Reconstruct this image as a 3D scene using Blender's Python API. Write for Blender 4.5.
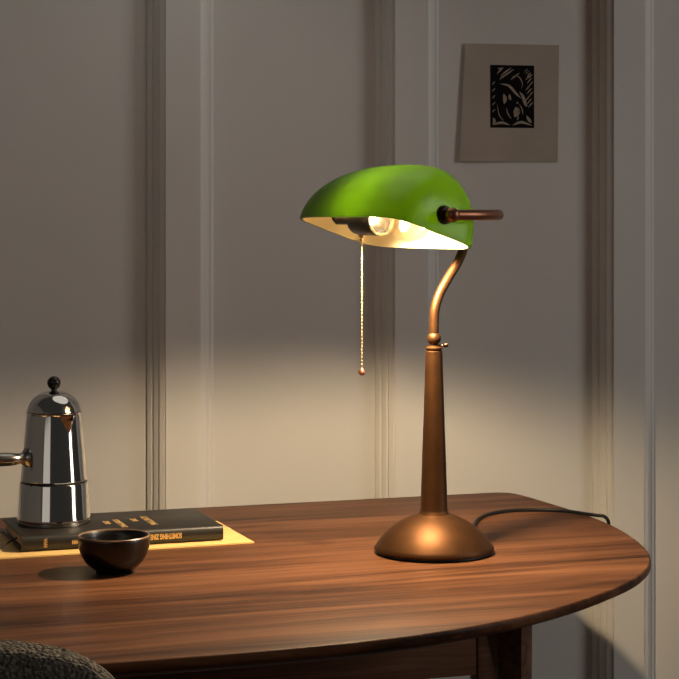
import bpy, bmesh, math, random
from mathutils import Vector, Matrix
random.seed(7)
PI = math.pi
R = math.radians
for o in list(bpy.data.objects):
    bpy.data.objects.remove(o)
S = bpy.context.scene
C = S.collection

# ---------------------------------------------------------------- camera
cam = bpy.data.cameras.new('camera')
cam.sensor_width = 36
cam.lens = 36 * 1850 / 679
cam.shift_y = -124.5 / 679
cam.clip_start = 0.05
co = bpy.data.objects.new('camera', cam)
co.location = (0, 0, 1.16)
co.rotation_euler = (PI / 2, 0, 0)
C.objects.link(co)
S.camera = co

# ---------------------------------------------------------------- world, lights, exposure
w = bpy.data.worlds.new('world')
S.world = w
w.use_nodes = True
wb = w.node_tree.nodes['Background']
wb.inputs[0].default_value = (1.0, 0.95, 0.9, 1)
wb.inputs[1].default_value = 0.022


def area(name, loc, target, sx, sy, power, col):
    l = bpy.data.lights.new(name, 'AREA')
    l.shape = 'RECTANGLE'
    l.size, l.size_y = sx, sy
    l.energy = power
    l.color = col
    o = bpy.data.objects.new(name, l)
    o.location = loc
    o.rotation_euler = (Vector(target) - Vector(loc)).to_track_quat('-Z', 'Y').to_euler()
    C.objects.link(o)
    return o


area('window_light', (3.1, 1.6, 1.9), (0.1, 2.9, 1.2), 0.8, 1.6, 19, (1.0, 0.96, 0.93))
area('pot_reflection_light', (-1.35, -1.0, 1.9), (0.0, 2.6, 1.0), 1.5, 1.4, 2.7, (1.0, 0.93, 0.85))  # added area light behind the camera, gives the steel pot its reflected strip

ceil = area('ceiling_light', (-0.08, 2.40, 1.70), (-0.36, 2.33, 0.93), .75, .75, .75, (1.0, 0.96, 0.88))
ceil.data.shape = 'DISK'

S.view_settings.view_transform = 'Standard'
S.view_settings.look = 'None'
S.view_settings.gamma = 1
S.view_settings.exposure = 0.0
S.view_settings.use_curve_mapping = False

BULB_POWER = 23
GLOW_POWER = 1.5

# ---------------------------------------------------------------- materials


def mat(name, col=(.5, .5, .5), rough=.5, metal=0.0, **kw):
    m = bpy.data.materials.new(name)
    m.use_nodes = True
    b = m.node_tree.nodes['Principled BSDF']
    b.inputs['Base Color'].default_value = (*col, 1)
    b.inputs['Roughness'].default_value = rough
    b.inputs['Metallic'].default_value = metal
    for k, v in kw.items():
        b.inputs[k.replace('_', ' ')].default_value = v
    return m


def nodes(m):
    return m.node_tree.nodes, m.node_tree.links, m.node_tree.nodes['Principled BSDF']


def noise_colour(m, c1, c2, scale, detail=4, stretch=(1, 1, 1), rough_amt=0, bump=0, bump_dist=.001):
    N, L, b = nodes(m)
    tc = N.new('ShaderNodeTexCoord')
    mp = N.new('ShaderNodeMapping')
    mp.inputs['Scale'].default_value = stretch
    nz = N.new('ShaderNodeTexNoise')
    nz.inputs['Scale'].default_value = scale
    nz.inputs['Detail'].default_value = detail
    rp = N.new('ShaderNodeValToRGB')
    rp.color_ramp.elements[0].position = .3
    rp.color_ramp.elements[1].position = .7
    rp.color_ramp.elements[0].color = (*c1, 1)
    rp.color_ramp.elements[1].color = (*c2, 1)
    L.new(tc.outputs['Object'], mp.inputs['Vector'])
    L.new(mp.outputs[0], nz.inputs['Vector'])
    L.new(nz.outputs['Fac'], rp.inputs[0])
    L.new(rp.outputs[0], b.inputs['Base Color'])
    if bump:
        bp = N.new('ShaderNodeBump')
        bp.inputs['Strength'].default_value = bump
        bp.inputs['Distance'].default_value = bump_dist
        L.new(nz.outputs['Fac'], bp.inputs['Height'])
        L.new(bp.outputs[0], b.inputs['Normal'])
    return m


def walnut(name, dark, mid, light, rough):
    """long fine grain running along the object's own X axis"""
    m = mat(name, mid, rough, Specular_IOR_Level=.12)
    N, L, b = nodes(m)
    tc = N.new('ShaderNodeTexCoord')
    warp = N.new('ShaderNodeTexNoise')
    warp.inputs['Scale'].default_value = 2.2
    mw = N.new('ShaderNodeMapping')
    mw.inputs['Scale'].default_value = (.6, 1.6, 1.6)
    L.new(tc.outputs['Object'], mw.inputs['Vector'])
    L.new(mw.outputs[0], warp.inputs['Vector'])
    add = N.new('ShaderNodeVectorMath')
    add.operation = 'MULTIPLY_ADD'
    L.new(warp.outputs['Color'], add.inputs[0])
    add.inputs[1].default_value = (0, .07, .07)
    L.new(tc.outputs['Object'], add.inputs[2])

    def grain(sx, sy, detail):
        mp = N.new('ShaderNodeMapping')
        mp.inputs['Scale'].default_value = (sx, sy, sy)
        nz = N.new('ShaderNodeTexNoise')
        nz.inputs['Scale'].default_value = 1.0
        nz.inputs['Detail'].default_value = detail
        nz.inputs['Roughness'].default_value = .6
        L.new(add.outputs[0], mp.inputs['Vector'])
        L.new(mp.outputs[0], nz.inputs['Vector'])
        return nz
    g1 = grain(1.3, 30, 5)
    g2 = grain(5, 160, 3)
    mix = N.new('ShaderNodeMix')
    mix.inputs[0].default_value = .35
    L.new(g1.outputs['Fac'], mix.inputs[2])
    L.new(g2.outputs['Fac'], mix.inputs[3])
    rp = N.new('ShaderNodeValToRGB')
    e = rp.color_ramp.elements
    e[0].position, e[0].color = .37, (*dark, 1)
    e[1].position, e[1].color = .64, (*light, 1)
    x = e.new(.5)
    x.color = (*mid, 1)
    L.new(mix.outputs[0], rp.inputs[0])
    L.new(rp.outputs[0], b.inputs['Base Color'])
    bp = N.new('ShaderNodeBump')
    bp.inputs['Strength'].default_value = .12
    bp.inputs['Distance'].default_value = .0006
    L.new(g2.outputs['Fac'], bp.inputs['Height'])
    L.new(bp.outputs[0], b.inputs['Normal'])
    return m


M = {}
M['wall'] = noise_colour(mat('wall_paint', rough=.75), (.66, .63, .585), (.70, .67, .625), 3, bump=.05)
M['trim'] = noise_colour(mat('trim_paint', rough=.5), (.68, .65, .605), (.72, .69, .645), 3)
M['floor'] = walnut('floor_oak', (.10, .06, .035), (.17, .105, .06), (.22, .14, .08), .45)
M['walnut'] = walnut('walnut', (.030, .012, .006), (.100, .040, .0175), (.19, .081, .037), .42)
M['walnut_dark'] = walnut('walnut_frame', (.07, .032, .019), (.15, .072, .043), (.23, .115, .07), .45)
M['bronze'] = noise_colour(mat('antique_bronze', (.10, .043, .016), .50, .85), (.09, .039, .014), (.112, .049, .018), 60)
M['bronze_dark'] = mat('dark_bronze', (.035, .018, .012), .35, .8)
M['copper'] = mat('brushed_copper', (.36, .15, .085), .38, .9)
M['black_plastic'] = mat('black_plastic', (.008, .008, .008), .3)
M['rubber'] = mat('black_rubber', (.006, .006, .006), .5)
M['chrome'] = mat('polished_steel', (.86, .82, .76), .07, 1.0)
M['steel_dark'] = mat('dark_steel', (.42, .40, .37), .2, 1.0)
M['brass'] = mat('brass_beads', (.80, .60, .35), .3, .8)
M['ceramic'] = mat('black_glazed_ceramic', (.005, .0042, .004), .3, Coat_Weight=.2, Coat_Roughness=.1)
M['knob'] = mat('black_knob', (.004, .004, .004), .08)
M['ceramic_rim'] = mat('painted_rim_highlight', (.16, .10, .065), .35)  # brown band paints the thin highlight along the cup's edge
M['book_cloth'] = noise_colour(mat('black_book_cloth', rough=.42), (.010, .009, .008), (.018, .015, .013), 300)
M['pages'] = noise_colour(mat('book_pages', rough=.8), (.42, .33, .22), (.62, .52, .38), 6, stretch=(1, 1, 250))
M['gold'] = mat('gold_foil', (.95, .62, .24), .3, .6)
M['kraft'] = noise_colour(mat('kraft_paper', rough=.6), (.72, .47, .17), (.80, .54, .21), 60)
M['print_paper'] = noise_colour(mat('print_paper', rough=.85), (.40, .335, .27), (.46, .385, .315), 14)
M['ink'] = mat('printing_ink', (.006, .005, .005), .9, Specular_IOR_Level=.1)
M['print_light'] = mat('unprinted_paper', (.33, .26, .20), .8)
M['ribbon'] = mat('ribbon', (.01, .009, .009), .6)


def translucent_mix(name, base, trans, fac, rough, coat):
    m = mat(name, base, rough, Coat_Weight=coat, Coat_Roughness=.08)
    N, L, b = nodes(m)
    t = N.new('ShaderNodeBsdfTranslucent')
    t.inputs[0].default_value = (*trans, 1)
    mx = N.new('ShaderNodeMixShader')
    mx.inputs[0].default_value = fac
    L.new(b.outputs[0], mx.inputs[1])
    L.new(t.outputs[0], mx.inputs[2])
    L.new(mx.outputs[0], N['Material Output'].inputs['Surface'])
    return m


M['green_glass'] = translucent_mix('green_cased_glass', (.012, .066, .002), (.25, .74, .004), .32, .40, .12)
M['opal'] = translucent_mix('cream_opal_glass', (.70, .62, .45), (.9, .85, .6), .2, .4, 0)

m = bpy.data.materials.new('clear_bulb_glass')
m.use_nodes = True
N, L = m.node_tree.nodes, m.node_tree.links
N.remove(N['Principled BSDF'])
tr = N.new('ShaderNodeBsdfTransparent')
tr.inputs[0].default_value = (.97, .93, .85, 1)
gl = N.new('ShaderNodeBsdfGlossy')
gl.inputs['Roughness'].default_value = .05
fr = N.new('ShaderNodeLayerWeight')
fr.inputs[0].default_value = .10
mx = N.new('ShaderNodeMixShader')
L.new(fr.outputs['Facing'], mx.inputs[0])
L.new(tr.outputs[0], mx.inputs[1])
L.new(gl.outputs[0], mx.inputs[2])
L.new(mx.outputs[0], N['Material Output'].inputs['Surface'])
M['bulb_glass'] = m
M['filament'] = mat('glowing_filament', (1, .8, .4), .5, Emission_Color=(1, .72, .36, 1), Emission_Strength=60)

m = noise_colour(mat('boucle_wool', rough=.95), (.03, .026, .021), (.22, .19, .155), 330, detail=2)
N, L, b = nodes(m)
vo = N.new('ShaderNodeTexVoronoi')
vo.inputs['Scale'].default_value = 240
tcn = [n for n in N if n.type == 'TEX_COORD'][0]
L.new(tcn.outputs['Object'], vo.inputs['Vector'])
bp = N.new('ShaderNodeBump')
bp.invert = True
bp.inputs['Strength'].default_value = 1.0
bp.inputs['Distance'].default_value = .003
L.new(vo.outputs['Distance'], bp.inputs['Height'])
L.new(bp.outputs[0], b.inputs['Normal'])
M['boucle'] = m

# ---------------------------------------------------------------- helpers


def link(name, bm, ms, parent=None, smooth=True, angle=35):
    me = bpy.data.meshes.new(name)
    bmesh.ops.recalc_face_normals(bm, faces=bm.faces)
    bm.to_mesh(me)
    bm.free()
    for x in (ms if isinstance(ms, (list, tuple)) else [ms]):
        me.materials.append(x)
    if smooth:
        for p in me.polygons:
            p.use_smooth = True
        me.set_sharp_from_angle(angle=R(angle))
    o = bpy.data.objects.new(name, me)
    C.objects.link(o)
    if parent:
        o.parent = parent
    return o


def thing(name, label, cat, loc=(0, 0, 0), rz=0, group=None):
    o = bpy.data.objects.new(name, None)
    o.empty_display_size = .05
    C.objects.link(o)
    o.location = loc
    o.rotation_euler = (0, 0, rz)
    o['label'] = label
    o['category'] = cat
    if group:
        o['group'] = group
    return o


def struct(name, bm, ms, loc=(0, 0, 0), rz=0):
    o = link(name, bm, ms, None, True, 20)
    o.location = loc
    o.rotation_euler = (0, 0, rz)
    o['kind'] = 'structure'
    return o


def add_box(bm, x0, x1, y0, y1, z0, z1, bevel=0, mi=0, seg=2):
    r = bmesh.ops.create_cube(bm, size=1)
    vs = r['verts']
    for v in vs:
        v.co = Vector(((x0 + x1) / 2 + v.co.x * (x1 - x0), (y0 + y1) / 2 + v.co.y * (y1 - y0), (z0 + z1) / 2 + v.co.z * (z1 - z0)))
    fs = set(f for v in vs for f in v.link_faces)
    for f in fs:
        f.material_index = mi
    if bevel:
        es = list(set(e for v in vs for e in v.link_edges))
        bmesh.ops.bevel(bm, geom=es, offset=bevel, segments=seg, affect='EDGES', profile=.5)


def box(x0, x1, y0, y1, z0, z1, bevel=0):
    bm = bmesh.new()
    add_box(bm, x0, x1, y0, y1, z0, z1, bevel)
    return bm


def add_lathe(bm, prof, seg=64, mtx=None, mi=0, cap=True):
    rings = []
    for r, z in prof:
        if r < 1e-6:
            rings.append([bm.verts.new((0, 0, z))])
        else:
            rings.append([bm.verts.new((r * math.cos(2 * PI * i / seg), r * math.sin(2 * PI * i / seg), z)) for i in range(seg)])
    new = [v for rg in rings for v in rg]
    for a, b in zip(rings, rings[1:]):
        if len(a) == 1 and len(b) == 1:
            continue
        for i in range(seg):
            j = (i + 1) % seg
            if len(a) == 1:
                f = bm.faces.new((a[0], b[i], b[j]))
            elif len(b) == 1:
                f = bm.faces.new((a[i], a[j], b[0]))
            else:
                f = bm.faces.new((a[i], a[j], b[j], b[i]))
            f.material_index = mi
    if cap:
        for rg in (rings[0], rings[-1]):
            if len(rg) > 1:
                f = bm.faces.new(rg)
                f.material_index = mi
    if mtx is not None:
        for v in new:
            v.co = mtx @ v.co
    return new


def lathe(prof, seg=64, mtx=None, cap=True):
    bm = bmesh.new()
    add_lathe(bm, prof, seg, mtx, 0, cap)
    return bm


def catmull(pts, n=10):
    pts = [Vector(p) for p in pts]
    P = [pts[0] * 2 - pts[1]] + pts + [pts[-1] * 2 - pts[-2]]
    out = []
    for i in range(1, len(P) - 2):
        p0, p1, p2, p3 = P[i - 1:i + 3]
        for k in range(n):
            t = k / n
            out.append(.5 * ((2 * p1) + (p2 - p0) * t + (2 * p0 - 5 * p1 + 4 * p2 - p3) * t * t + (3 * p1 - p0 - 3 * p2 + p3) * t ** 3))
    out.append(P[-2])
    return out


def add_tube(bm, path, rad, seg=16, mi=0):
    path = [Vector(p) for p in path]
    n = len(path)
    rads = rad if isinstance(rad, (list, tuple)) else [rad] * n
    t0 = (path[1] - path[0]).normalized()
    up = Vector((0, 0, 1)) if abs(t0.z) < .9 else Vector((1, 0, 0))
    nrm = (up - t0 * up.dot(t0)).normalized()
    rings = []
    for i, p in enumerate(path):
        t = (path[min(i + 1, n - 1)] - path[max(i - 1, 0)]).normalized()
        nrm = (nrm - t * nrm.dot(t)).normalized()
        bn = t.cross(nrm)
        rings.append([bm.verts.new(p + (nrm * math.cos(2 * PI * k / seg) + bn * math.sin(2 * PI * k / seg)) * rads[i]) for k in range(seg)])
    for a, b in zip(rings, rings[1:]):
        for i in range(seg):
            j = (i + 1) % seg
            bm.faces.new((a[i], a[j], b[j], b[i])).material_index = mi
    bm.faces.new(rings[0]).material_index = mi
    bm.faces.new(rings[-1]).material_index = mi


def tube(path, rad, seg=16):
    bm = bmesh.new()
    add_tube(bm, path, rad, seg)
    return bm


def add_ball(bm, c, r, u=16, v=12):
    bmesh.ops.create_uvsphere(bm, u_segments=u, v_segments=v, radius=r, matrix=Matrix.Translation(c))


def prism(poly, z0, z1):
    """poly: list of (x, y); extruded along z"""
    bm = bmesh.new()
    a = [bm.verts.new((x, y, z0)) for x, y in poly]
    b = [bm.verts.new((x, y, z1)) for x, y in poly]
    n = len(poly)
    bm.faces.new(a)
    bm.faces.new(b)
    for i in range(n):
        bm.faces.new((a[i], a[(i + 1) % n], b[(i + 1) % n], b[i]))
    return bm


def text_part(name, s, size, mtx, m, parent, xs=1.0, offset=.0):
    cu = bpy.data.curves.new(name, 'FONT')
    cu.body = s
    cu.size = size
    cu.extrude = .00012
    cu.offset = offset
    cu.resolution_u = 3
    t = bpy.data.objects.new(name, cu)
    C.objects.link(t)
    bpy.context.view_layer.update()
    me = bpy.data.meshes.new_from_object(t.evaluated_get(bpy.context.evaluated_depsgraph_get()))
    bpy.data.objects.remove(t)
    me.transform(mtx @ Matrix.Diagonal((xs, 1, 1, 1)))
    me.materials.clear()
    me.materials.append(m)
    o = bpy.data.objects.new(name, me)
    C.objects.link(o)
    o.parent = parent
    return o


# ---------------------------------------------------------------- room: floor, panelled wall, mouldings
WALL_LOC = (0, 2.95, 0)
WALL_YAW = R(11)
struct('floor', box(-4, 4, -3, 5, -.1, 0), M['floor'])
# wall frame: local x along the wall, local -y towards the room
struct('wall_back', box(-3.0, 2.2, 0, .12, 0, 2.7), M['wall'], WALL_LOC, WALL_YAW)
struct('baseboard_back', box(-3.0, 2.2, -.036, 0, 0, .14, .004), M['trim'], WALL_LOC, WALL_YAW)
struct('wall_left', box(-3.12, -3.0, -4.6, .12, 0, 2.7), M['wall'], WALL_LOC, WALL_YAW)
HALF = [(0, 0), (0, .007), (.005, .011), (.009, .011), (.009, .016), (.014, .021), (.017, .022), (.017, .027), (.023, .030), (.026, .030), (.026, .033)]
for i in range(-7, 6):
    # each stile with its stepped mouldings; 0.372 m apart
    x0 = -.3065 + .3640 * i
    x1 = x0 + .104
    poly = [(x0 + a, -b) for a, b in HALF] + [(x1 - a, -b) for a, b in reversed(HALF)]
    struct('trim_%d' % (i + 8), prism(poly, .14, 2.7), M['trim'], WALL_LOC, WALL_YAW)

# ---------------------------------------------------------------- dining table
TY = R(18.5)
TO = Vector((0.2484, 2.7432, 0))
table = thing('dining_table', 'walnut dining table with rounded end against the panelled wall', 'table', TO, TY)
right = [(-.16, 0), (-.05, 0), (-.012, -.004), (.006, -.03), (.014, -.12), (.018, -.24), (.004, -.37), (-.038, -.515), (-.105, -.625), (-.2, -.712), (-.315, -.784), (-.43, -.828), (-.53, -.845), (-.64, -.851), (-.76, -.8505)]
rs = [Vector((p.x, p.y)) for p in catmull([(a, b, 0) for a, b in right], 8)]
MX = -.92
outline = rs + [Vector((2 * MX - p.x, p.y)) for p in reversed(rs)]


def inset(poly, d):
    n = len(poly)
    out = []
    for i in range(n):
        t = (poly[(i + 1) % n] - poly[i - 1]).normalized()
        out.append(poly[i] + Vector((t.y, -t.x)) * d)
    return out


sgn = 1
cen = Vector((MX, -.42))
if (inset(outline, .01)[5] - cen).length > (outline[5] - cen).length:
    sgn = -1
bm = bmesh.new()
levels = [(.0026, .7500), (.0010, .7494), (0, .7480), (0, .7415), (.002, .7395), (.012, .7345), (.040, .7260)]
rings = []
for d, z in levels:
    q = inset(outline, sgn * d)
    rings.append([bm.verts.new((p.x, p.y, z)) for p in q])
for a, b in zip(rings, rings[1:]):
    for i in range(len(a)):
        j = (i + 1) % len(a)
        bm.faces.new((a[i], a[j], b[j], b[i]))
bm.faces.new(rings[0])
bm.faces.new(rings[-1])
top = link('tabletop', bm, M['walnut'], table, angle=60)
for p in top.data.polygons:
    if len(p.vertices) > 8:
        p.use_smooth = False


def table_leg(x, y, wid, rot=0):
    bm = bmesh.new()
    add_box(bm, -wid / 2, wid / 2, -wid / 2, wid / 2, 0, .7262, .004)
    for v in bm.verts:
        k = .72 + .28 * v.co.z / .72
        p = Matrix.Rotation(rot, 3, 'Z') @ Vector((v.co.x * k, v.co.y * k, 0))
        v.co.x, v.co.y = p.x + x, p.y + y
    return bm


for x, y, wd, rt in ((-.293, -.69, .030, -.85), (-.082, -.105, .034, 0), (2 * MX + .293, -.69, .030, .85), (2 * MX + .082, -.105, .034, 0)):
    link('leg', table_leg(x, y, wd, rt), M['walnut_dark'], table)
link('apron', box(2 * MX + .09, -.09, -.118, -.094, .513, .7262, .003), M['walnut_dark'], table)


def rail_between(a, b, th, z0, z1):
    a, b = Vector(a), Vector(b)
    d = (b - a).normalized()
    n = Vector((-d.y, d.x)) * th / 2
    return prism([(p.x, p.y) for p in (a + n, b + n, b - n, a - n)], z0, z1)


for s in (0, 1):
    f = (lambda x: x) if s == 0 else (lambda x: 2 * MX - x)
    link('side_rail', rail_between((f(-.289), -.678), (f(-.084), -.112), .022, .625, .7262), M['walnut_dark'], table, False)

# ---------------------------------------------------------------- banker's lamp
LO = Vector((0.1148, 2.2474, .75))
LY = R(-56.5)
lamp = thing('desk_lamp', 'bronze desk lamp with tilted green glass shade and pull chain, lit', 'lamp', LO, LY)
# base
dome = [(0, .0475), (.019, .0475), (.022, .0462), (.030, .0435), (.040, .0385), (.050, .0320), (.058, .0250), (.065, .0175), (.070, .0105), (.0725, .0065), (.0722, .0045), (.069, .0030), (0, .0030)]
base = link('base', lathe(dome, 96), M['bronze'], lamp, angle=50)
link('foot_pad', lathe([(0, 0), (.0685, 0), (.0695, .0015), (.0690, .0032), (0, .0032)], 64), M['rubber'], base)
# column
col = [(0, .0465), (.0178, .0465), (.0183, .0478), (.0175, .0495), (.0168, .0510), (.0165, .0525), (.0150, .10), (.0126, .17), (.0102, .243), (.0102, .2445), (.0092, .2452), (.0092, .2465), (.0103, .2475), (.0103, .2490), (.0085, .2500), (.0068, .2510), (.0068, .2525), (0, .2525)]
link('column', lathe(col, 48), M['bronze'], lamp, angle=40)
bm = bmesh.new()
add_ball(bm, (0, 0, .2600), .0085, 28, 18)
link('ball_joint', bm, M['bronze'], lamp)
scr = thing_screw = bmesh.new()
add_tube(scr, [(.004, .004, .2515), (.009, .009, .2515)], .0012, 10)
add_tube(scr, [(.008, .008, .2515), (.0095, .0095, .2518), (.0120, .0120, .2526)], [.0016, .0028, .0022], 12)
link('thumb_screw', scr, M['bronze_dark'], lamp)
# S-shaped stem rising behind the shade
SC = Vector((0, -.0755, .3886))          # centre of the shade's mouth
BZ = .4100                                # bracket height
BV = .1230
stem = catmull([(0, 0, .262), (0, 0, .280), (0, .0015, .296), (0, .0085, .314), (0, .0215, .333), (0, .0345, .350), (0, .0435, .366), (0, .0475, .384), (0, .0475, .400), (0, .0475, BZ)], 8)
link('stem', tube(stem, .0058, 20), M['bronze'], lamp)
# U-shaped bracket around the back of the shade
UA, RC = .1280, .095
v0 = .0080
path = [(UA, v0)]
path += [(UA, v0 + (BV - RC - v0) * k / 6) for k in range(1, 6)]
path += [(UA - RC + RC * math.cos(a), BV - RC + RC * math.sin(a)) for a in [PI / 2 * k / 14 for k in range(15)]]
path = path + [(-x, y) for x, y in reversed(path)]
bm = tube([(x, SC.y + y, BZ) for x, y in path], .0062, 18)
br = link('bracket', bm, M['copper'], lamp)
for s in (1, -1):
    bm = bmesh.new()
    add_ball(bm, (s * UA, SC.y + v0 - .001, BZ), .0085, 24, 16)
    mt = Matrix.Translation((s * (UA - .004), SC.y + v0, BZ)) @ Matrix.Rotation(-s * PI / 2, 4, 'Y')
    add_lathe(bm, [(0, 0), (.0062, 0), (.0062, .008), (0, .008)], 24, mt)
    link('pivot_ball', bm, M['copper'], br)
    bm = bmesh.new()
    mt = Matrix.Translation((s * (UA - .0095), SC.y + v0, BZ)) @ Matrix.Rotation(-s * PI / 2, 4, 'Y')
    add_lathe(bm, [(0, 0), (.0085, 0), (.0092, .002), (.0085, .004), (.0105, .0055), (.0110, .0085), (.0100, .0125), (0, .0125)], 28, mt)
    link('pivot_washer', bm, M['bronze_dark'], br)

# shade: a long half shell of cased glass, rounded at both ends, tilted forward
TILT = R(-17.9)
SA, SB, SH = .1125, .0640, .0880
shade_m = Matrix.Translation(SC) @ Matrix.Rotation(TILT, 4, 'X')


def shell(t):
    a, b, h = SA - t, SB - t, SH - t
    nu, nv = 96, 28
    g = []
    for j in range(nv + 1):
        ph = PI / 2 * j / nv
        cu, cr, ch = max(math.cos(ph), 0) ** .52, max(math.cos(ph), 0) ** .95, math.sin(ph) ** .98
        row = []
        for i in range(nu):
            th = 2 * PI * i / nu
            c, s = math.cos(th), math.sin(th)
            e = 2 / (2.3 + 3.7 * math.cos(ph) ** 3)
            x = a * math.copysign(abs(c) ** e, c) * cu
            y = b * math.copysign(abs(s) ** e, s) * cr
            row.append(Vector((x, y + .20 * h * ch ** 2, h * ch)))
        g.append(row)
    return g


def shell_faces(bm, g, mi):
    rows = []
    for j, row in enumerate(g):
        if j == len(g) - 1:
            rows.append([bm.verts.new(shade_m @ Vector((0, row[0].y, row[0].z)))])
        else:
            rows.append([bm.verts.new(shade_m @ p) for p in row])
    n = len(rows[0])
    for a, b in zip(rows, rows[1:]):
        for i in range(n):
            k = (i + 1) % n
            f = bm.faces.new((a[i], a[k], b[k], b[i])) if len(b) > 1 else bm.faces.new((a[i], a[k], b[0]))
            f.material_index = mi
    return rows[0]


bm = bmesh.new()
ro = shell_faces(bm, shell(0), 0)
ri = shell_faces(bm, shell(.0030), 1)
for i in range(len(ro)):
    k = (i + 1) % len(ro)
    bm.faces.new((ro[i], ro[k], ri[k], ri[i])).material_index = 0
link('shade', bm, [M['green_glass'], M['opal']], lamp, angle=50)

# socket, bulb and chain on the shade's long axis
AX = SC + Vector((.037, .0, .0145))


def along(u):
    return Matrix.Translation(AX + Vector((u, 0, 0))) @ Matrix.Rotation(PI / 2, 4, 'Y')


sock = link('socket', lathe([(0, -.135), (.005, -.135), (.005, -.096), (.011, -.0955), (.0165, -.090), (.0178, -.082), (.0178, -.046), (.0168, -.043), (.0140, -.042), (0, -.042)], 40, along(0)), M['black_plastic'], lamp)
sr = link('socket_ring', lathe([(.0150, -.0425), (.0176, -.0425), (.0176, -.0395), (.0150, -.0395)], 40, along(0), False), M['chrome'], sock)
sr['label'] = 'chrome ring at the mouth of the socket'
bulb = link('bulb', lathe([(0, -.0405), (.0125, -.0405), (.0128, -.032), (.0142, -.022), (.0190, -.008), (.0232, .004), (.0248, .015), (.0235, .026), (.0188, .0345), (.0115, .0395), (.0045, .0412), (0, .0414)], 40, along(0)), M['bulb_glass'], lamp)
bulb['label'] = 'clear glass bulb, lit'
fil = []
for k in range(25):
    a = PI * k / 24
    fil.append(AX + Vector((.014 + .004 * math.sin(a * 8), .009 * math.cos(a), .004 + .009 * math.sin(a))))
link('filament', tube(fil, .0009, 6), M['filament'], bulb)
gl_ = bpy.data.lights.new('bulb_glow', 'POINT')
gl_.energy = GLOW_POWER
gl_.color = (1.0, .74, .44)
gl_.shadow_soft_size = .008
glo = bpy.data.objects.new('bulb_glow', gl_)
glo.location = AX + Vector((-.022, 0, .003))
C.objects.link(glo)
glo.parent = lamp
bl = bpy.data.lights.new('bulb_light', 'SPOT')       # points straight down out of the shade
bl.spot_size = R(156)
bl.spot_blend = .25
bl.energy = BULB_POWER
bl.color = (1.0, .79, .54)
bl.shadow_soft_size = .012
blo = bpy.data.objects.new('bulb_light', bl)
blo.location = AX + Vector((-.005, 0, -.009))
C.objects.link(blo)
blo.parent = lamp

ct = AX + Vector((-.0790, -.002, -.0165))
bm = bmesh.new()
add_tube(bm, [ct + Vector((0, 0, .002)), ct - Vector((0, 0, .003)), ct - Vector((0, 0, .0045)), ct - Vector((0, 0, .008))], [.004, .0035, .0018, .0022], 14)
cz0 = ct.z - .008
bot = .4100 - (366 - 215) / 1850 * 2.27
k = 0
z = cz0
while z > bot:
    bmesh.ops.create_icosphere(bm, subdivisions=1, radius=.0014, matrix=Matrix.Translation((ct.x, ct.y, z)))
    z -= .0044
add_tube(bm, [(ct.x, ct.y, cz0), (ct.x, ct.y, bot)], .0005, 6)
ch = link('pull_chain', bm, M['brass'], lamp)
bm = bmesh.new()
add_lathe(bm, [(0, bot + .001), (.0018, bot), (.0030, bot - .0015), (.0044, bot - .004), (.0044, bot - .006), (.0025, bot - .0085), (0, bot - .009)], 20, Matrix.Translation((ct.x, ct.y, 0)))
link('chain_end', bm, M['copper'], ch)

# power cord (world points brought into the lamp's frame)
inv = (Matrix.Translation(LO) @ Matrix.Rotation(LY, 4, 'Z')).inverted()
cw = [(.1480, 2.3080, .757), (.160, 2.345, .7545), (.174, 2.410, .7532), (.186, 2.478, .7530), (.2100, 2.5270, .7530), (.2488, 2.5530, .7530), (.300, 2.5500, .7530), (.335, 2.5200, .7530), (.3480, 2.5070, .7530), (.3580, 2.5010, .7525), (.3640, 2.5030, .744), (.3600, 2.5080, .733), (.330, 2.53, .720), (.272, 2.56, .712), (.248, 2.58, .68), (.246, 2.60, .50), (.246, 2.64, .20), (.248, 2.70, .03), (.26, 2.80, .004), (.34, 2.90, .004)]
link('power_cord', tube([inv @ p for p in catmull(cw, 10)], .0024, 10), M['rubber'], lamp)

# ---------------------------------------------------------------- kraft envelope, book, moka pot, cup
PY = R(20)
pa = thing('kraft_envelope', 'flat golden kraft paper envelope lying under the black book', 'envelope', (-.1067, 2.309, .75), PY)
link('sheet', box(-.36, 0, -.001, .165, .0004, .0022), M['kraft'], pa, False)
bm = prism([(-.36, .165), (-.36, .10), (-.18, .06), (0, .10), (0, .165)], .0022, .0027)
link('flap', bm, M['kraft'], pa, False)

BY = R(19.2)
BL, BW, BH = .252, .148, .0185
book = thing('book', 'black cloth book with gilt lettering lying under the coffee pot', 'book', (-.3833, 2.2331, .7529), BY)
bm = bmesh.new()
add_box(bm, 0, BL, .006, BW, 0, .0028, .0006)
add_box(bm, 0, BL, .006, BW, BH - .0028, BH, .0006)
cover = link('cover', bm, M['book_cloth'], book)
bm = bmesh.new()
pl = [(.0075, 0), (.003, .0004), (.0008, .003), (0, BH / 2), (.0008, BH - .003), (.003, BH - .0004), (.0075, BH), (.0075, BH - .0026), (.0035, BH - .004), (.0030, BH / 2), (.0035, .004), (.0075, .0026)]
a = [bm.verts.new((0, y, z)) for y, z in pl]
b = [bm.verts.new((BL, y, z)) for y, z in pl]
for i in range(len(pl)):
    j = (i + 1) % len(pl)
    bm.faces.new((a[i], a[j], b[j], b[i]))
bm.faces.new(a)
bm.faces.new(b)
spine = link('spine', bm, M['book_cloth'], book, angle=50)
link('page_block', box(.004, BL - .004, .0033, BW - .004, .0028, BH - .0028), M['pages'], book, False)
# spine lettering is upside down as the book lies


def on_spine(x, z, rot):
    return Matrix.Translation((x, -.00025, z)) @ Matrix.Rotation(PI / 2, 4, 'X') @ Matrix.Rotation(rot, 4, 'Z')


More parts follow.
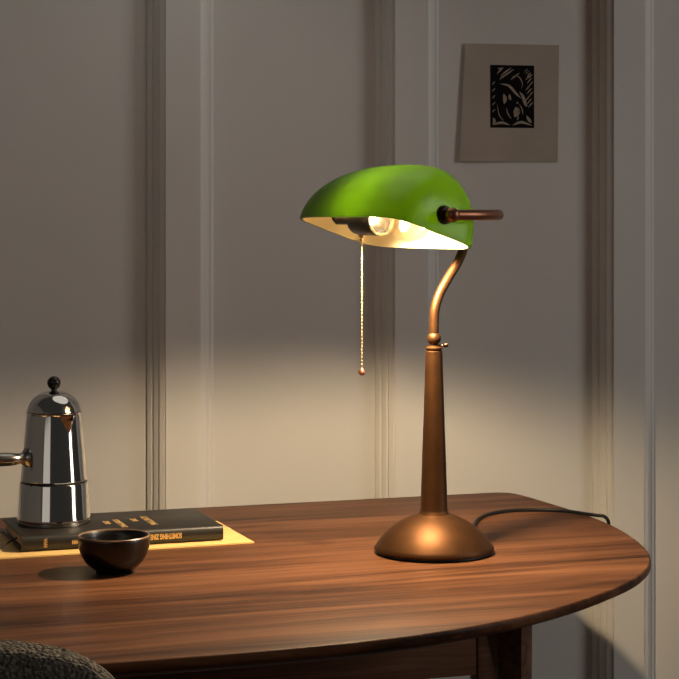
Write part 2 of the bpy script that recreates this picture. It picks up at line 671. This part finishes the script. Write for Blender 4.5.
t = text_part('spine_lettering', 'SOMETHING ZINE', .0088, on_spine(.1985, .0120, PI), M['gold'], spine, .56, .0005)
t['label'] = 'gilt title on the spine'
text_part('spine_lettering', 'NOWN', .0062, on_spine(.0770, .0108, PI), M['gold'], spine, .75, .0005)
text_part('spine_lettering', 'VAN', .0062, on_spine(.0265, .0150, -PI / 2), M['gold'], spine, .85, .0002)


def on_cover(x, y):
    return Matrix.Translation((x, y, BH + .0001)) @ Matrix.Rotation(-PI / 2, 4, 'Z')


for x, y, s, sz in ((.168, .100, 'SOMETHING', .0125), (.152, .088, 'ZINE', .0105), (.129, .088, 'SOMETHING', .0115), (.115, .080, 'ZINE', .0105)):
    text_part('cover_lettering', s, sz, on_cover(x, y), M['gold'], cover, .95, .0002)
rb = tube(catmull([(.002, .05, .009), (-.012, .035, .006), (-.024, .022, .0016), (-.040, .010, .0012), (-.060, .006, .0012)], 8), .0011, 8)
link('ribbon', rb, M['ribbon'], book)

POT = Vector((-.3606, 2.3365, .7529 + BH))
pot = thing('moka_pot', 'polished steel stovetop coffee pot standing on the black book', 'coffee pot', POT, 0)
link('base_ring', lathe([(0, 0), (.0445, 0), (.0455, .0010), (.0455, .0040), (.0445, .0050), (0, .0050)], 64), M['steel_dark'], pot)
link('boiler', lathe([(0, .005), (.0452, .005), (.0463, .0065), (.0463, .0085), (.0456, .0105), (.0432, .0505), (.0425, .0520), (0, .0520)], 96), M['chrome'], pot, angle=30)
link('seam_ring', lathe([(0, .0515), (.0412, .0515), (.0412, .0550), (0, .0550)], 64), M['black_plastic'], pot)
bm = bmesh.new()
up = [(0, .0545), (.0415, .0545), (.0423, .0556), (.0418, .0580), (.0340, .1375), (.0346, .1385), (.0346, .1395), (.0335, .1402), (0, .1402)]
add_lathe(bm, up, 96)
upper = link('upper_pot', bm, M['chrome'], pot, angle=30)
# V-shaped spout, pointing towards the front right
SD = R(-50)
bm = bmesh.new()
rows = []
for kz, out, half in ((.116, .0005, .0015), (.122, .003, .005), (.128, .006, .008), (.1335, .009, .0100), (.1385, .0115, .0115)):
    rr = .0418 - (kz - .058) / (.1375 - .058) * .0078
    rows.append((kz, rr, out, half))
gv = []
for kz, rr, out, half in rows:
    r = []
    for q in range(-4, 5):
        t = q / 4
        lat = half * t
        rad = rr - .002 + (out + .002) * (1 - abs(t) ** 1.2)
        r.append(bm.verts.new((rad, lat, kz)))
    gv.append(r)
for a, b in zip(gv, gv[1:]):
    for i in range(8):
        bm.faces.new((a[i], a[i + 1], b[i + 1], b[i]))
bm.faces.new(gv[-1] + [bm.verts.new((rows[-1][1] - .010, .008, rows[-1][0])), bm.verts.new((rows[-1][1] - .010, -.008, rows[-1][0]))])
for v in bm.verts:
    v.co = Matrix.Rotation(SD, 3, 'Z') @ v.co
link('spout', bm, M['chrome'], upper, angle=40)
bm = bmesh.new()
mt = Matrix.Rotation(SD, 4, 'Z')
poly = [(.0325, -.0092), (.0455, 0), (.0325, .0092)]
vs = [bm.verts.new(mt @ Vector((x, y, .1325))) for x, y in poly]
vs2 = [bm.verts.new(mt @ Vector((x, y, .1394))) for x, y in poly]
bm.faces.new(vs)
bm.faces.new(vs2)
for i in range(3):
    bm.faces.new((vs[i], vs[(i + 1) % 3], vs2[(i + 1) % 3], vs2[i]))
link('spout_shade_wedge', bm, M['black_plastic'], upper, False)  # solid black wedge, colour stands in for the shade inside the spout
lid = link('lid', lathe([(0, .1402), (.0330, .1402), (.0342, .1412), (.0338, .1425), (.0318, .1480), (.0285, .1540), (.0235, .1595), (.0170, .1635), (.0100, .1658), (.0050, .1664), (0, .1665)], 72), M['chrome'], pot, angle=50)
bm = bmesh.new()
add_lathe(bm, [(0, .1655), (.0042, .1655), (.0035, .168), (.0035, .171), (0, .171)], 24)
add_ball(bm, (0, 0, .1765), .0086, 32, 20)
link('lid_knob', bm, M['knob'], lid)
HD = Vector((-.80, -.60, 0))
h = .0845
bm = bmesh.new()
mt = Matrix.Translation(HD * .0362 + Vector((0, 0, h))) @ Vector((0, 0, 1)).rotation_difference(HD).to_matrix().to_4x4()
add_lathe(bm, [(0, 0), (.0135, .0), (.0128, .0025), (.0090, .0055), (.0068, .0095), (.0068, .0155), (0, .0155)], 32, mt)
link('handle_bracket', bm, M['steel_dark'], upper)
hp = [HD * .049 + Vector((0, 0, h)), HD * .053 + Vector((0, 0, h)), HD * .060 + Vector((-.002, .001, h)), HD * .075 + Vector((-.006, .004, h + .0005)), HD * .10 + Vector((-.014, .010, h + .0012)), HD * .135 + Vector((-.03, .02, h + .002)), HD * .138 + Vector((-.032, .021, h + .002))]
link('handle', tube(hp, [.0060, .0072, .0082, .0085, .0088, .0084, .004], 24), M['steel_dark'], pot)

cup = thing('cup', 'small black glazed ceramic cup without handle in front of the book', 'cup', (-.2590, 2.1246, .75), 0)
cb = [(0, .0030), (.0165, .0030), (.0175, 0), (.0205, 0), (.0213, .0030), (.0262, .0062), (.0325, .0120), (.0375, .0200), (.0403, .0290), (.0410, .0380), (.0411, .0412), (.0400, .0422), (.0386, .0412), (.0380, .0350), (.0360, .0250), (.0305, .0140), (.0220, .0078), (.0110, .0058), (0, .0056)]
link('body', lathe(cb, 72), M['ceramic'], cup, angle=50)
link('rim', lathe([(.0411, .0408), (.0414, .0420), (.0406, .0430), (.0392, .0428), (.0386, .0414)], 72, None, False), M['ceramic_rim'], cup)

# ---------------------------------------------------------------- print on the wall
pr = thing('art_print', 'small woodcut print on cream paper pinned to the panelled wall', 'picture', (0, 0, 0), 0)
pr.location = Matrix.Translation(WALL_LOC) @ Matrix.Rotation(WALL_YAW, 4, 'Z') @ Vector((.2825, -.0005, 1.342))
pr.rotation_euler = (0, 0, WALL_YAW)
bm = bmesh.new()
nx, ny = 12, 14
corner = lambda s, t: Vector(((-.0765 + .1585 * s) * (1 - t) + (-.0865 + .166 * s) * t, 0, (.0950 * (1 - t) - .0955 * t)))
lift = lambda s, t: -.0015 - .004 * (1 - s) ** 2.2 * (.55 + .45 * t)
g = [[bm.verts.new(corner(i / nx, j / ny) + Vector((0, lift(i / nx, j / ny), 0))) for i in range(nx + 1)] for j in range(ny + 1)]
g2 = [[bm.verts.new(corner(i / nx, j / ny) + Vector((0, lift(i / nx, j / ny) + .0006, 0))) for i in range(nx + 1)] for j in range(ny + 1)]
for G in (g, g2):
    for j in range(ny):
        for i in range(nx):
            bm.faces.new((G[j][i], G[j][i + 1], G[j + 1][i + 1], G[j + 1][i]))
ed = [(g[0][i], g2[0][i]) for i in range(nx + 1)] + [(g[j][nx], g2[j][nx]) for j in range(1, ny + 1)] + [(g[ny][i], g2[ny][i]) for i in range(nx - 1, -1, -1)] + [(g[j][0], g2[j][0]) for j in range(ny - 1, 0, -1)]
for i in range(len(ed)):
    a, b = ed[i], ed[(i + 1) % len(ed)]
    bm.faces.new((a[0], b[0], b[1], a[1]))
sheet = link('paper', bm, M['print_paper'], pr)


def on_paper(x, z, off):
    s = (x + .0815) / .162
    return Vector((x, lift(s, .45) - off, z))


IX0, IX1, IZ0, IZ1 = -.0345, .0395, -.0405, .0610
bm = bmesh.new()


def plate(bm, pts, off, mi):
    a = [bm.verts.new(on_paper(x, z, off)) for x, z in pts]
    f = bm.faces.new(a)
    f.material_index = mi


n = 8
for i in range(n):
    xa, xb = IX0 + (IX1 - IX0) * i / n, IX0 + (IX1 - IX0) * (i + 1) / n
    plate(bm, [(xa, IZ0), (xb, IZ0), (xb, IZ1), (xa, IZ1)], .0006, 0)


def U(px, py):
    """coordinates inside the printed block, both 0..1 from its top left"""
    return IX0 + (IX1 - IX0) * px, IZ1 - (IZ1 - IZ0) * py


def stroke(p, wd):
    q = catmull([(*U(*a), 0) for a in p], 5)
    for i in range(len(q) - 1):
        d = (q[i + 1] - q[i]).normalized()
        nn = Vector((-d.y, d.x, 0))
        wa = wd * math.sin(PI * (i + .25) / (len(q) - .5))
        wb_ = wd * math.sin(PI * (i + 1.25) / (len(q) - .5))
        pts = [q[i] + nn * wa, q[i + 1] + nn * wb_, q[i + 1] - nn * wb_, q[i] - nn * wa]
        plate(bm, [(a.x, a.y) for a in pts], .0011, 1)


for p, wd in [([(.22, .30), (.42, .33), (.58, .45), (.70, .53)], .0022), ([(.66, .42), (.74, .50), (.80, .62), (.84, .66)], .0028),
              ([(.30, .46), (.33, .54), (.31, .62)], .0034), ([(.43, .46), (.44, .52), (.47, .56)], .0022), ([(.57, .67), (.60, .74), (.55, .83)], .0058),
              ([(.82, .80), (.88, .87), (.94, .92)], .0026), ([(.60, .59), (.63, .61)], .0018), ([(.04, .96), (.25, .92), (.45, .96)], .0020),
              ([(.50, .96), (.70, .91), (.95, .96)], .0022), ([(.06, .84), (.09, .90), (.05, .94)], .0026), ([(.15, .62), (.20, .80), (.32, .90)], .0007),
              ([(.48, .04), (.36, .10), (.22, .18)], .0013), ([(.30, .04), (.22, .06), (.16, .05)], .0012), ([(.60, .88), (.63, .84), (.62, .80)], .0012)]:
    stroke(p, wd)
for k in range(9):
    y = .14 + .055 * k
    x = .80 + .03 * ((k * 7) % 3)
    stroke([(x, y + .10), (x + .06, y + .045), (x + .12, y)], .0010)
for k in range(6):
    x = .76 + .035 * (k % 4)
    y = .05 + .03 * ((k * 5) % 4)
    stroke([(x, y + .07), (x + .05, y + .03), (x + .10, y)], .0009)
for k in range(7):
    x = .14 + .065 * k
    y = .06 + .03 * ((k * 3) % 4)
    stroke([(x, y + .09), (x + .06, y + .04), (x + .14, y)], .0010)
for k in range(5):
    y = .26 + .11 * k
    stroke([(.04, y + .06), (.07, y + .03), (.11, y)], .0008)
stroke([(.52, .20), (.60, .17), (.68, .21), (.73, .30), (.70, .38)], .0008)
stroke([(.66, .62), (.72, .70), (.74, .80)], .0009)
stroke([(.36, .68), (.40, .78), (.48, .86)], .0010)
link('printed_block', bm, [M['ink'], M['print_light']], sheet, False)

# ---------------------------------------------------------------- chair at the near side
chair = thing('upholstered_chair', 'dark nubby wool chair pulled up to the near table edge', 'chair', (-.411, 1.50, 0), R(14))


def pillow(hx, hy, hz, nx_, exp, c, curve=0):
    bm = bmesh.new()
    bmesh.ops.create_cube(bm, size=2)
    bmesh.ops.subdivide_edges(bm, edges=bm.edges[:], cuts=nx_, use_grid_fill=True)
    for v in bm.verts:
        p = v.co.copy()
        L_ = (abs(p.x) ** exp + abs(p.z) ** exp + abs(p.y) ** exp) ** (1 / exp)
        p = p / L_
        p = Vector((p.x * hx, p.y * hy, p.z * hz))
        rnd = random.random()
        p += p.normalized() * (rnd - .5) * .0014
        p.y += curve * (p.x / hx) ** 2
        v.co = p + Vector(c)
    return bm


link('backrest', pillow(.245, .042, .19, 64, 5, (0, -.03, .625), -.03), M['boucle'], chair, angle=180)
link('seat', pillow(.25, .24, .05, 40, 5, (0, .205, .435)), M['boucle'], chair, angle=180)
for sx in (-1, 1):
    for sy, y in ((-1, .0), (1, .40)):
        link('leg', tube([(sx * .20, y, .40), (sx * .215, y + sy * .015, 0)], [.017, .011], 16), M['walnut_dark'], chair)
